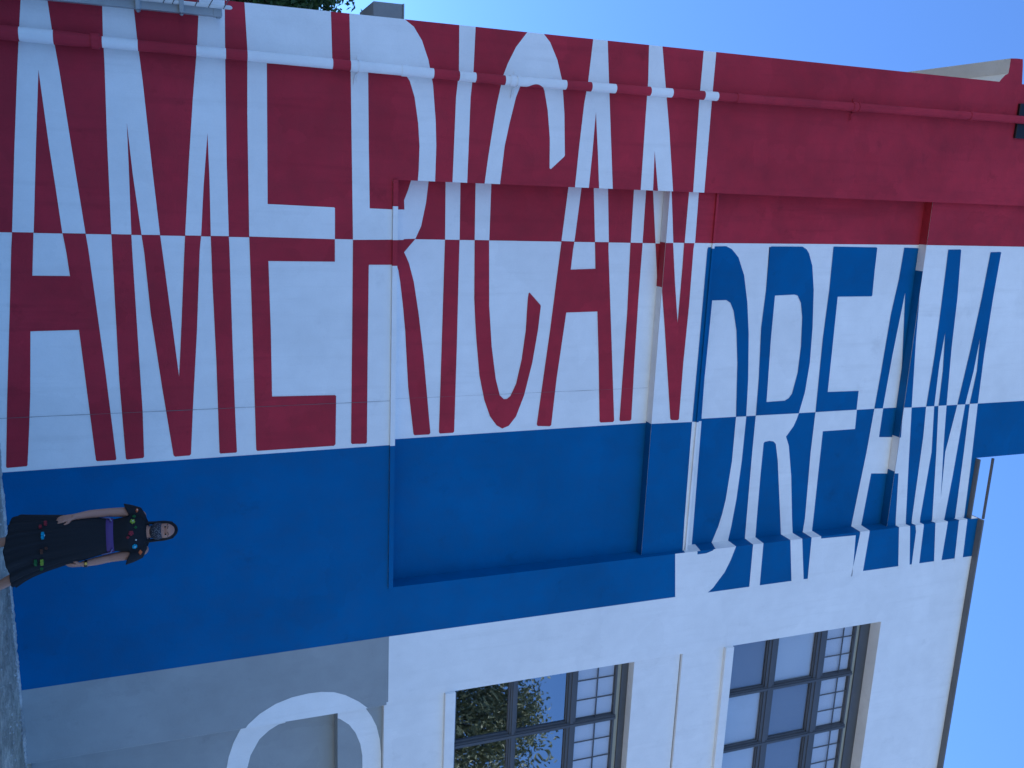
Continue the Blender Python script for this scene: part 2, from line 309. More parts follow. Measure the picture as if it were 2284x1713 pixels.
# outlines of the mural lettering in metres on the wall (x along, z up)
LETTERS = [
 ('A1','w','P',[[(-1.607,0.505),(-1.427,0.484),(-1.162,0.453),(-0.75,0.407),(-0.068,0.337),(0.652,0.268),(0.652,0.45),(-0.151,0.523),(-0.836,0.589),(-0.186,0.631),(0.245,0.666),(0.654,0.696),(0.656,0.899),(-0.167,0.823),(-0.849,0.762),(-1.201,0.723),(-1.45,0.703),(-1.627,0.684)]]),
 ('A1','r','P',[[(0.652,0.268),(0.814,0.249),(1.435,0.191),(2.235,0.113),(2.962,0.05),(2.976,0.058),(2.97,0.232),(2.959,0.24),(2.574,0.281),(2.243,0.313),(1.604,0.358),(1.598,0.786),(2.265,0.825),(2.952,0.865),(2.963,0.876),(2.965,1.047),(2.951,1.057),(2.021,1.002),(0.805,0.915),(0.653,0.899)],[(0.653,0.448),(1.064,0.411),(1.066,0.738),(0.838,0.72),(0.654,0.698)]]),
 ('M1','w','P',[[(-1.68,1.167),(-1.462,1.159),(-1.191,1.151),(-0.924,1.151),(-0.258,1.137),(0.654,1.128),(0.654,1.309),(0.036,1.316),(-0.412,1.319),(0.081,1.35),(0.655,1.402),(0.655,1.573),(0.027,1.529),(-0.803,1.478),(-1.189,1.446),(-1.453,1.43),(-1.707,1.407)]]),
 ('M1','w','P',[[(-1.776,2.039),(-1.585,2.015),(-1.155,1.982),(-0.685,1.928),(-0.066,1.869),(0.654,1.808),(0.654,1.96),(0.165,1.999),(-0.356,2.053),(0.083,2.058),(0.654,2.053),(0.654,2.228),(-0.082,2.227),(-0.86,2.236),(-1.609,2.249),(-1.8,2.251)]]),
 ('M1','r','P',[[(0.653,1.128),(1.201,1.127),(2.109,1.126),(2.954,1.147),(2.966,1.158),(2.96,1.311),(2.945,1.323),(2.46,1.331),(1.696,1.32),(0.799,1.309),(0.655,1.309)]]),
 ('M1','r','P',[[(0.654,1.402),(0.83,1.419),(1.449,1.453),(2.21,1.528),(2.951,1.61),(2.966,1.625),(2.963,1.77),(2.948,1.784),(2.449,1.82),(1.622,1.888),(0.79,1.943),(0.653,1.96),(0.653,1.808),(0.874,1.79),(1.536,1.742),(2.104,1.697),(1.534,1.649),(0.795,1.586),(0.654,1.573)]]),
 ('M1','r','P',[[(0.653,2.053),(1.119,2.055),(1.97,2.069),(2.95,2.072),(2.963,2.082),(2.963,2.24),(2.951,2.251),(2.505,2.243),(1.801,2.236),(0.786,2.231),(0.653,2.228)]]),
 ('E1','w','P',[[(-1.716,2.425),(-1.599,2.434),(-1.181,2.451),(-0.565,2.437),(0.654,2.429),(0.664,3.306),(0.34,3.307),(0.332,3.298),(0.318,2.618),(-1.059,2.635),(-1.063,3.272),(-1.073,3.285),(-1.408,3.276),(-1.805,3.264)]]),
 ('E1','r','P',[[(0.652,2.429),(1.034,2.434),(1.806,2.442),(2.946,2.452),(2.959,2.465),(2.954,3.293),(2.934,3.309),(2.383,3.317),(2.371,3.305),(2.358,2.629),(1.635,2.628),(0.902,2.616),(0.902,3.306),(0.665,3.306)]]),
 ('R1','w','P',[[(-1.795,3.452),(-1.595,3.457),(-1.112,3.47),(0.668,3.499),(0.657,4.008),(0.336,4.003),(0.331,3.677),(-0.315,3.663),(-1.067,3.651),(-1.083,3.91),(-1.08,3.997),(-1.058,4.049),(-1.0,4.094),(-0.84,4.149),(-0.578,4.193),(-0.344,4.212),(-0.089,4.208),(0.057,4.198),(0.055,4.393),(-0.354,4.398),(-0.606,4.386),(-0.986,4.347),(-1.227,4.292),(-1.415,4.218),(-1.542,4.128),(-1.604,4.032),(-1.676,3.954),(-1.844,3.918)]]),
 ('R1','w','R',[[(-0.018,4.189),(0.038,4.175),(0.124,4.149),(0.239,4.105),(0.34,4.11),(0.343,3.997),(0.677,4.001),(0.675,4.102),(0.664,4.111),(0.658,4.241),(0.518,4.304),(0.258,4.355),(0.036,4.378),(-0.026,4.381)]]),
 ('R1','r','P',[[(0.668,3.499),(1.65,3.493),(2.932,3.483),(2.946,3.494),(2.952,3.648),(2.937,3.663),(2.018,3.665),(0.932,3.671),(0.93,3.939),(0.94,3.968),(0.96,3.987),(1.0,4.002),(1.045,4.028),(0.659,4.022)]]),
 ('R1','r','R',[[(0.676,4.001),(0.674,4.102),(0.665,4.111),(0.659,4.241),(0.723,4.187),(0.81,4.114),(0.931,4.171),(1.141,4.231),(1.513,4.295),(2.007,4.363),(2.935,4.465),(2.953,4.451),(2.952,4.273),(2.935,4.259),(2.367,4.186),(1.698,4.14),(1.399,4.108),(1.142,4.074),(1.014,4.052),(0.888,4.004)]]),
 ('I1','w','P',[[(-1.758,4.625),(-1.597,4.621),(-1.14,4.631),(-0.872,4.606),(0.05,4.591),(0.053,4.76),(-0.883,4.77),(-1.152,4.794),(-1.589,4.802),(-1.776,4.804)]]),
 ('I1','w','R',[[(-0.034,4.575),(0.663,4.587),(0.663,4.759),(-0.041,4.749)]]),
 ('I1','r','R',[[(0.662,4.587),(0.771,4.585),(1.706,4.579),(2.934,4.57),(2.95,4.583),(2.95,4.744),(2.935,4.759),(1.902,4.762),(0.769,4.758),(0.662,4.759)]]),
 ('C1','w','P',[[(-1.781,5.52),(-1.594,5.386),(-1.442,5.271),(-1.267,5.184),(-1.129,5.133),(-0.819,5.071),(-0.56,5.034),(-0.281,4.997),(0.063,4.958),(0.056,5.142),(-0.395,5.183),(-0.64,5.23),(-0.92,5.294),(-1.034,5.337),(-1.085,5.401),(-1.123,5.505),(-1.091,5.584),(-1.012,5.628),(-0.807,5.678),(-0.511,5.72),(-0.177,5.736),(-0.169,5.752),(-0.312,5.907),(-0.329,5.916),(-0.785,5.883),(-1.131,5.837),(-1.349,5.765),(-1.527,5.668),(-1.597,5.596)]]),
 ('C1','w','R',[[(-0.03,4.928),(0.66,4.94),(0.661,5.117),(-0.038,5.118)]]),
 ('C1','r','R',[[(0.659,4.94),(1.329,4.958),(1.578,4.977),(1.81,4.999),(2.263,5.055),(2.565,5.127),(2.771,5.207),(2.888,5.295),(2.933,5.371),(2.903,5.454),(2.789,5.544),(2.527,5.638),(2.125,5.725),(1.727,5.779),(1.431,5.801),(1.416,5.794),(1.269,5.649),(1.273,5.637),(1.333,5.629),(1.724,5.621),(2.081,5.585),(2.38,5.526),(2.529,5.459),(2.562,5.418),(2.564,5.376),(2.513,5.322),(2.31,5.262),(1.912,5.195),(1.426,5.146),(0.66,5.115)]]),
 ('A2','w','P',[[(-1.711,6.192),(-1.59,6.186),(-1.155,6.155),(-0.907,6.121),(-0.442,6.089),(0.059,6.062),(0.052,6.239),(-0.36,6.259),(-0.828,6.274),(-0.364,6.331),(0.053,6.376),(0.05,6.553),(-0.822,6.454),(-1.348,6.395),(-1.726,6.354)]]),
 ('A2','w','R',[[(-0.059,6.086),(0.653,6.026),(0.658,6.195),(-0.065,6.255)]]),
 ('A2','w','R',[[(-0.071,6.399),(0.657,6.468),(0.656,6.653),(-0.079,6.587)]]),
 ('A2','r','R',[[(0.653,6.028),(1.041,5.995),(1.73,5.938),(2.907,5.824),(2.927,5.838),(2.94,6.0),(2.926,6.019),(2.339,6.058),(1.513,6.14),(1.504,6.558),(2.152,6.621),(2.912,6.685),(2.93,6.702),(2.933,6.877),(2.915,6.892),(1.95,6.787),(0.742,6.654),(0.656,6.65),(0.658,6.468),(0.98,6.496),(0.992,6.167),(0.749,6.184),(0.656,6.195)]]),
 ('N1','w','P',[[(-1.741,6.886),(-1.584,6.895),(-1.212,6.916),(-0.851,6.915),(0.056,6.919),(0.05,7.086),(-0.437,7.068),(0.052,7.159),(0.05,7.363),(-0.688,7.242),(-1.229,7.139),(-1.755,7.041)]]),
 ('N1','w','P',[[(-1.719,7.629),(-1.593,7.62),(-1.081,7.617),(0.06,7.638),(0.06,7.794),(-1.038,7.789),(-1.589,7.792),(-1.734,7.79)]]),
 ('N1','w','R',[[(-0.093,6.945),(0.657,6.951),(0.658,7.115),(-0.099,7.11)]]),
 ('N1','w','R',[[(-0.102,7.186),(0.036,7.209),(0.661,7.297),(0.66,7.596),(-0.116,7.524)]]),
 ('N1','w','B',[[(-0.103,7.156),(-0.111,7.362),(0.042,7.388),(0.642,7.466),(0.646,7.221)]]),
 ('N1','w','B',[[(-0.122,7.63),(0.033,7.629),(0.641,7.626),(0.641,7.774),(0.032,7.767),(-0.127,7.765)]]),
 ('N1','r','R',[[(0.657,6.949),(1.543,6.971),(2.91,6.968),(2.928,6.983),(2.929,7.121),(2.913,7.138),(2.168,7.123),(1.34,7.114),(0.659,7.117)]]),
 ('N1','r','R',[[(0.662,7.297),(1.208,7.374),(1.229,7.602),(0.658,7.549)]]),
 ('N1','r','B',[[(0.646,7.266),(0.644,7.341),(0.92,7.349),(1.211,7.357),(1.691,7.439),(2.895,7.63),(2.912,7.651),(2.917,7.743),(2.902,7.758),(2.158,7.752),(1.427,7.765),(0.716,7.759),(0.639,7.765),(0.64,7.619),(0.918,7.623),(1.642,7.621),(1.12,7.533),(0.642,7.463)]]),
 ('D1','b','B',[[(0.688,7.971),(0.678,7.98),(0.713,7.96),(1.742,7.963),(2.95,7.962),(2.963,8.197),(0.676,8.127)]]),
 ('D1','b','R',[[(0.689,8.003),(0.68,8.327),(0.718,8.416),(0.82,8.526),(1.05,8.639),(1.412,8.731),(1.823,8.799),(2.443,8.864),(2.959,8.893),(2.959,8.73),(2.214,8.667),(1.776,8.602),(1.517,8.53),(1.41,8.469),(1.373,8.403),(1.376,8.19),(1.769,8.187),(2.418,8.18),(2.962,8.19),(2.963,7.962)]]),
 ('R2','b','R',[[(0.689,8.985),(0.674,8.995),(1.241,9.002),(1.739,8.986),(2.449,9.033),(2.96,9.048),(2.964,9.757),(2.662,9.82),(2.25,9.845),(1.753,9.822),(1.242,9.769),(0.916,9.7),(0.755,9.625),(0.702,9.578),(0.668,9.508),(0.672,9.02)],[(1.317,9.153),(1.896,9.161),(2.777,9.199),(2.771,9.496),(2.739,9.559),(2.676,9.605),(2.381,9.66),(2.019,9.665),(1.616,9.632),(1.417,9.583),(1.318,9.517),(1.305,9.463)]]),
 ('E2','b','R',[[(0.661,10.012),(1.243,10.027),(1.914,10.015),(2.486,10.029),(2.962,10.04),(2.962,10.756),(2.685,10.75),(2.679,10.209),(2.031,10.197),(1.336,10.182),(1.334,10.76),(1.321,10.772),(0.974,10.758),(0.67,10.753),(0.659,10.735),(0.659,10.028)]]),
 ('A3','b','R',[[(0.656,11.222),(1.085,11.204),(1.589,11.145),(2.407,11.108),(2.963,11.076),(2.963,11.229),(2.175,11.274),(1.279,11.348),(1.825,11.414),(2.492,11.491),(2.968,11.528),(2.966,12.201),(0.662,11.771)]]),
 ('A3','b','B',[[(0.969,11.081),(0.967,11.457),(1.92,11.523),(2.933,11.623),(2.924,11.154),(1.796,11.08)]]),
 ('M2','b','B',[[(0.663,11.877),(1.46,11.899),(2.165,11.911),(2.934,11.895),(2.936,12.046),(2.288,12.025),(1.841,12.046),(2.411,12.109),(2.935,12.128),(2.935,12.28),(2.054,12.209),(1.345,12.178),(0.668,12.114),(0.657,12.097)]]),
 ('M2','b','B',[[(0.693,12.67),(1.347,12.639),(2.111,12.576),(2.935,12.489),(2.937,12.641),(2.431,12.704),(1.94,12.729),(2.433,12.767),(2.934,12.729),(2.934,12.889),(2.191,12.86),(1.348,12.858),(0.691,12.874),(0.682,12.854),(0.688,12.687)]]),
 ('D1','w','B',[[(2.953,7.96),(4.294,7.976),(4.976,7.996),(5.018,8.358),(3.952,8.249),(2.963,8.16)]]),
 ('D1','w','R',[[(2.988,7.964),(2.991,8.193),(3.196,8.196),(4.369,8.212),(4.943,8.217),(4.915,7.971)]]),
 ('D1','w','R',[[(2.962,8.731),(3.586,8.736),(4.133,8.697),(4.343,8.662),(4.53,8.617),(4.749,8.535),(4.85,8.467),(4.888,8.814),(4.76,8.8),(4.551,8.83),(4.148,8.87),(3.597,8.894),(2.963,8.894)]]),
 ('D1','w','P',[[(4.705,7.823),(4.743,8.17),(4.8,8.176),(4.799,8.311),(4.772,8.41),(4.728,8.462),(4.745,8.778),(4.762,8.78),(4.953,8.715),(5.113,8.641),(5.245,8.538),(5.322,8.481),(5.385,8.402),(5.402,7.888)]]),
 ('R2','w','R',[[(2.957,9.047),(3.48,9.051),(4.451,9.072),(4.794,9.08),(4.813,9.256),(4.468,9.244),(3.845,9.228),(3.362,9.223),(3.345,9.24),(3.335,9.313),(3.347,9.382),(3.387,9.427),(3.627,9.49),(4.506,9.646),(4.835,9.702),(4.857,9.91),(4.525,9.849),(3.885,9.751),(3.425,9.649),(3.291,9.586),(3.145,9.694),(3.042,9.735),(2.964,9.757)]]),
 ('R2','w','P',[[(4.691,9.06),(4.752,9.062),(5.397,9.074),(5.407,9.248),(4.762,9.232),(4.709,9.23)]]),
 ('R2','w','P',[[(4.72,9.68),(5.412,9.791),(5.413,10.002),(4.771,9.89),(4.729,9.884)]]),
 ('E2','w','R',[[(2.959,10.04),(3.546,10.039),(4.547,10.078),(4.872,10.06),(4.89,10.231),(4.561,10.228),(3.799,10.215),(3.25,10.207),(3.249,10.772),(2.962,10.762)]]),
 ('E2','w','P',[[(4.721,10.048),(4.775,10.05),(5.434,10.07),(5.442,10.869),(5.355,10.87),(4.797,10.837),(4.783,10.22),(4.725,10.206)]]),
 ('A3','w','R',[[(2.961,11.076),(3.613,11.039),(4.63,10.947),(4.886,10.927),(4.905,11.11),(4.647,11.129),(3.95,11.177),(4.019,12.081),(3.444,11.978),(3.398,11.23),(2.966,11.236)]]),
 ('A3','w','B',[[(2.929,11.39),(3.027,11.289),(3.049,11.476),(3.38,11.504),(3.367,11.287),(3.92,11.38),(3.933,11.554),(4.641,11.624),(4.853,11.654),(4.873,11.849),(4.66,11.818),(3.74,11.712),(2.938,11.624)]]),
 ('A3','w','P',[[(4.734,10.906),(4.785,10.914),(5.44,10.854),(5.452,11.058),(4.782,11.086),(4.726,11.077)]]),
 ('A3','w','P',[[(4.716,11.623),(5.428,11.73),(5.427,11.948),(4.789,11.845),(4.711,11.831)]]),
 ('M2','w','B',[[(2.931,11.892),(3.381,11.922),(4.671,11.938),(4.884,11.96),(4.9,12.12),(4.686,12.097),(3.643,12.125),(2.934,12.045)]]),
 ('M2','w','B',[[(2.935,12.125),(3.649,12.219),(4.709,12.338),(4.922,12.336),(4.948,12.591),(4.733,12.582),(4.06,12.614),(2.937,12.641),(2.932,12.489),(3.661,12.394),(4.409,12.447),(3.531,12.338),(2.935,12.28)]]),
 ('M2','w','B',[[(2.931,12.729),(3.686,12.764),(4.753,12.797),(4.969,12.806),(4.987,12.983),(4.771,12.98),(3.956,12.948),(2.931,12.888)]]),
 ('M2','w','P',[[(4.721,11.932),(4.854,11.971),(5.444,11.982),(5.435,12.129),(4.789,12.106),(4.71,12.092)]]),
 ('M2','w','P',[[(4.72,12.323),(5.456,12.429),(5.445,12.565),(4.783,12.574),(4.717,12.568)]]),
 ('M2','w','P',[[(4.738,12.792),(5.449,12.833),(5.455,12.998),(4.795,12.966),(4.728,12.959)]]),
 ('O1','w','P',[[(6.343,2.237),(6.265,2.293),(6.152,2.423),(6.053,2.608),(6.001,2.794),(5.983,2.982),(5.988,3.133),(6.019,3.286),(6.082,3.422),(6.197,3.583),(6.31,3.698),(6.399,3.818),(6.689,3.821),(6.409,2.055)]]),
 ('O1','w','G',[[(7.097,2.037),(7.032,2.052),(6.885,2.08),(6.699,2.141),(6.555,2.215),(6.462,2.277),(6.441,2.753),(6.547,2.752),(6.555,2.674),(6.615,2.558),(6.714,2.442),(6.914,2.333),(7.082,2.292),(7.149,2.277)]]),
 ('O1','w','N',[[(6.187,3.286),(6.243,3.601),(6.357,3.681),(6.495,3.763),(6.642,3.825),(6.831,3.867),(7.041,3.886),(7.388,3.887),(7.337,3.652),(7.015,3.649),(6.851,3.624),(6.681,3.563),(6.554,3.483),(6.456,3.374),(6.417,3.286)]]),
]

def clip_tri(tri, rc):
    x0, x1, z0, z1 = rc; poly = tri
    for ax, lim, sgn in ((0, x0, 1), (0, x1, -1), (1, z0, 1), (1, z1, -1)):
        out = []
        for i in range(len(poly)):
            a, b = poly[i], poly[(i + 1) % len(poly)]
            da, db = (a[ax] - lim) * sgn, (b[ax] - lim) * sgn
            if da >= 0: out.append(a)
            if (da > 0 > db) or (da < 0 < db):
                t = da / (da - db); out.append((a[0] + (b[0] - a[0]) * t, a[1] + (b[1] - a[1]) * t))
        poly = out
        if len(poly) < 3: return []
    return poly
REG = {'P': [(XL - .001, XA + e, -.2, 15.4), (XA + e, XG - .001, -.2, ZS1 - .056), (XB_ - .0045, XW - .001, ZS1 - .056, ZR)],
       'R': [(XA + e, XB_ - e, ZS1, ZH1 - e), (XA + e, XB_ - e, ZS2, ZH2 - e)],
       'B': [(XA + e, XB_ - e, ZH1 + .001, ZS2 - .03), (XA + e, XB_ - e, ZH2 + .001, 13.03)],
       'G': [(XG + e, 10.04, -.2, 3.344)], 'N': [(XG + e, 10.04, 3.346, 3.899)]}
RYY = {'P': 0, 'R': RY, 'B': BY, 'G': .35, 'N': .10}
CM = {'w': 0, 'r': 1, 'b': 2}
WORDS = {'A1': 'first letter A of the upper word', 'M1': 'letter M of the upper word', 'E1': 'letter E of the upper word', 'R1': 'letter R of the upper word',
    'I1': 'letter I of the upper word', 'C1': 'letter C of the upper word', 'A2': 'second letter A of the upper word', 'N1': 'letter N of the upper word',
    'D1': 'letter D of the lower word', 'R2': 'letter R of the lower word', 'E2': 'letter E of the lower word', 'A3': 'letter A of the lower word', 'M2': 'letter M of the lower word',
    'O1': 'white round stroke on the grey base'}
byl = {}
for nm, c, r, loops in LETTERS: byl.setdefault(nm, []).append((c, r, loops))
for nm, pieces in byl.items():
    bm = bmesh.new()
    for c, r, loops in pieces:
        lv = [[Vector((x, z, 0)) for x, z in lp] for lp in loops]; flat = [(v.x, v.y) for lp in lv for v in lp]
        y = RYY[r] - .0045
        for t in tessellate_polygon(lv):
            for rc in REG[r]:
                pl = clip_tri([flat[i] for i in t], rc)
                if len(pl) < 3: continue
                ar = sum(pl[i][0] * pl[(i + 1) % len(pl)][1] - pl[(i + 1) % len(pl)][0] * pl[i][1] for i in range(len(pl)))
                if abs(ar) < 1e-7: continue
                if ar < 0: pl = pl[::-1]
                f = bm.faces.new([bm.verts.new((x, y, z)) for x, z in pl]); f.material_index = CM[c]
    bmesh.ops.remove_doubles(bm, verts=bm.verts, dist=1e-5)
    link('painted_letter', mesh_of(bm), [WHITE, RED, BLUE], P, label=WORDS[nm])
# hairline construction joint running up the wall and the blind panel
for x, y, za, zb, wd in ((2.464, -.007, .02, 3.92, .0022), (2.50, RY - .007, 4.0, 7.34, .0012)):
    bm = bmesh.new(); n_ = 40; pv = None
    for i in range(n_ + 1):
        zz = za + (zb - za) * i / n_; xx = x + .006 * noise.noise((0, 0, zz * 1.3)); w2 = wd * (.55 + .75 * abs(noise.noise((3, 1, zz * 2.1))) * 2)
        nv = (bm.verts.new((xx - w2, y, zz)), bm.verts.new((xx + w2, y, zz)))
        if pv: bm.faces.new((pv[0], pv[1], nv[1], nv[0]))
        pv = nv
    link('hairline_joint', mesh_of(bm), JOINT, P)

# windows -------------------------------------------------------------
def window(z, rows, tops, soff, blinds, lab, big):
    """z sill top; rows: glazed heights; tops: height of the bar in the transom panes"""
    wo_ = link('window', mesh_of(bbox(bmesh.new(), XW, 10.05, .20, .30, rows[0][0] - .07, rows[0][0] - .0), 'rail'), FRAME, P, label=lab)
    box('window_sill', (XW, 10.05, -.04, .2, z - .135, z), WHITE, wo_, bev=.004)
    box('head_rail', (XW, 10.05, .20, .30, rows[2][1] + .055, soff), FRAME, wo_)
    box('head_shade_strip', (XW, 10.05, .222, .30, rows[2][1], rows[2][1] + .0545), HEAD_SHADE, wo_)  # strip coloured as the blind's shadow under the head rail
    box('head_rail', (XW, 10.05, .215, .285, rows[2][1] - .028, rows[2][1] - .001), FRAME, wo_)
    for a, b in ((rows[0][1], rows[1][0]), (rows[1][1], rows[2][0])):
        box('transom', (XW, 10.05, .205, .295, a, b), FRAME, wo_)
        box('transom', (XW, 10.05, .19, .204, a + (b - a) * .3, b - (b - a) * .3), FRAME, wo_)
    xs = [6.29 + .92 * i for i in range(5)]
    for i, x in enumerate(xs):
        if i: box('mullion', (x - .035, x + .035, .195, .305, rows[0][0], rows[2][1]), FRAME, wo_); box('mullion', (x - .014, x + .014, .18, .194, rows[0][0], rows[2][1]), FRAME, wo_)
    for i in range(4):
        a, b = xs[i] + (.036 if i else 0), xs[i + 1] - .036
        for k, (z0, z1) in enumerate(rows):
            box('pane', (a + .001, b - .001, .248, .254, z0 + .001, z1 - .001), GLASS_T if k == 2 else big, wo_)
            if k < 2:  # slim sash frame round each big pane
                for bb in ((a, a + .022, z0, z1), (b - .022, b, z0, z1), (a + .023, b - .023, z0, z0 + .022), (a + .023, b - .023, z1 - .022, z1)):
                    box('sash', (bb[0] + .001, bb[1] - .001, .225, .247, bb[2] + .001, bb[3] - .001), FRAME, wo_)
            else:
                for j in (1, 2): box('glazing_bar', (a + (b - a) * j / 3 - .007, a + (b - a) * j / 3 + .007, .236, .2475, z0, z1), FRAME, wo_)
                box('glazing_bar', (a, b, .2355, .247, tops - .008, tops + .008), FRAME, wo_)
            bl = blinds[k][i]
            if bl: box('blind', (a + .004, b - .004, .275, .279, z1 - (z1 - z0) * bl[0] + .004, z1 - .004), BLIND if bl[1] == 'w' else BLIND_G, wo_)
    return wo_
F1 = (1.0, 'w'); G1 = (1.0, 'g')
window(4.80, [(4.875, 5.64), (5.725, 6.48), (6.61, 7.215)], 6.925, 7.37, [[None] * 4, [None] * 4, [F1] * 4], 'lower row of dark steel windows reflecting a leafy tree', GLASS)
window(8.905, [(9.03, 9.70), (9.86, 10.575), (10.75, 11.31)], 11.085, 11.55, [[G1, F1, F1, F1], [F1, G1, G1, F1], [F1] * 4], 'upper row of dark steel windows with pale blinds', GLASS_B)

# cornice return on the side of the building: red end, bare underside
prof = [(-1.606, 12.262), (-1.640, 12.288), (-1.700, 12.35), (-1.722, 12.398), (-1.80, 12.404), (-1.918, 12.402), (-1.926, 12.52), (-1.926, 12.621), (-1.84, 12.64), (-1.606, 12.678)]
bm = bmesh.new(); a = [bm.verts.new((x, 0.0, z)) for x, z in prof]; b = [bm.verts.new((x, 9.5, z)) for x, z in prof]
f = bm.faces.new(a); f.material_index = 1
bm.faces.new(b[::-1])
for i in range(len(prof)):
    j = (i + 1) % len(prof); bm.faces.new((a[j], a[i], b[i], b[j]))
bmesh.ops.recalc_face_normals(bm, faces=bm.faces)
link('side_cornice', mesh_of(bm), [BARE, RED], P)

# rainwater pipe with the mural painted across it
PX = lambda z: -1.127 + .05 * min(1, z / 5.1) - (.053 * max(0, z - 5.1) / 7.6)
cuts = [0.465, 0.743, 1.147, 1.453, 1.971, 2.241, 2.442, 3.269, 3.456, 4.321, 4.602, 4.786, 5.119, 5.84, 6.147, 6.452, 6.894, 7.181, 7.61, 7.794]
def pcol(z): return 0 if sum(1 for c in cuts if c <= z) % 2 == 1 else 1
zs = sorted(set([0.0, 1.09] + cuts + [.3 * i for i in range(1, 51)] + [15.2]))
bm = bmesh.new(); pts, rad, mi = [], [], []
for i, z in enumerate(zs):
    pts.append((PX(z), -.10, z)); rad.append(.064 if z < 1.08 else .0515)
for i in range(len(zs) - 1): mi.append(pcol((zs[i] + zs[i + 1]) / 2))
tube(bm, pts, rad, 20, True, mi)
pipe = link('rainwater_pipe', mesh_of(bm, smooth=True), [WHITE, RED], P, label='round rainwater pipe striped red and white by the mural')
for z in (1.09, 3.484, 4.016, 5.212, 8.092, 9.811, 11.749):
    bm = bmesh.new(); rr = .070 if z < 2 else .0575
    tube(bm, [(PX(z), -.10, z - .035), (PX(z), -.10, z + .035)], rr, 20)
    link('pipe_collar', mesh_of(bm, smooth=False), WHITE if pcol(z) == 0 else RED, pipe)
for z in (3.484, 5.212, 9.811):
    bm = bmesh.new(); mt = WHITE if pcol(z) == 0 else RED
    tube(bm, [(PX(z), -.10, z + .045), (PX(z), -.10, z + .07)], .0595, 20)
    bbox(bm, PX(z) - .11, PX(z) + .15, -.012, -.003, z + .045, z + .072)
    tube(bm, [(PX(z) + .06, -.06, z + .055), (PX(z) + .075, -.03, z + .03), (PX(z) + .17, -.02, z + .015)], .006, 6)
    link('pipe_strap', mesh_of(bm), mt, pipe)
# red arch of the letter C wrapping the pipe
bm = bmesh.new(); seg = 14
vs = []
for i in range(seg + 1):
    zz = 5.37 + (5.585 - 5.37) * i / seg; t = (i / seg - .5) * 2; top = (1 - t * t) * 1.15
    row = [bm.verts.new((PX(zz) + .0525 * math.cos(aa), -.10 - .0525 * math.sin(aa), zz)) for aa in [(-.5 + (top + .5) * k / 6) for k in range(7)]]
    vs.append(row)
for i in range(seg):
    for k in range(6): bm.faces.new((vs[i][k], vs[i + 1][k], vs[i + 1][k + 1], vs[i][k + 1]))
link('painted_arch', mesh_of(bm, smooth=True), RED, pipe)

# ------------------------------------------------------------------ things on and beside the wall
fx = empty('wall_floodlight', (-1.12, 0, 12.66), 'black box floodlight behind the pipe at the top of the red wall', 'light fixture')
box('housing', (-.23, .23, -.047, -.004, 0, .42), BLACK, fx, bev=.006)
box('bracket', (-.04, .04, -.045, -.004, .421, .55), BLACK, fx)
box('visor', (-.235, .235, -.0495, -.0475, .30, .425), BLACK, fx)

ub = empty('utility_box', (-1.61, .3, 3.762), 'grey cement box fixed to the side wall behind the painted corner', 'box')
box('body', (-.195, 0, 0, .75, 0, .315), BOXC, ub, bev=.006)
box('lid', (-.20, .0, -.006, .756, .316, .335), BOXC, ub, bev=.004)

gp = empty('gate_post', (-1.47, -.10, 0), 'grey steel gate post with a pale tube clamped on it by the corner', 'post')
bm = bmesh.new(); bbox(bm, -.036, .036, -.04, .04, 0, 2.2, bev=.005)
link('post', mesh_of(bm), STEEL, gp)
box('end_cap', (-.040, .040, -.044, .044, 2.13, 2.215), STEEL, gp, bev=.008)
box('end_bolt', (.03, .052, -.02, .02, 2.16, 2.2), STEEL, gp, bev=.006)
bm = bmesh.new(); tube(bm, [(-.045, -.085, 1.0), (-.045, -.085, 2.285), (-.044, -.085, 2.30), (-.043, -.085, 2.308)], [.019, .019, .014, .004], 14)
link('pale_tube', mesh_of(bm, smooth=True), STEEL_L, gp)
for z, wd in ((1.47, .052), (1.85, .045)):
    box('clamp', (-.07, wd, -.11, .05, z - .022, z + .022), STEEL, gp, bev=.005)
    box('clamp_bolt', (wd, wd + .018, -.07, -.03, z - .012, z + .012), STEEL, gp, bev=.003)
for z in (1.70, 1.78, 1.98, 2.10, 2.235):
    bm = bmesh.new(); tube(bm, [(-.13, -.10, z + .05), (-.066, -.105, z + .012), (-.045, -.108, z), (-.028, -.1, z - .008), (-.03, -.07, z - .004)], .0045, 6)
    link('wire_tie', mesh_of(bm, smooth=True), DARKM, gp)

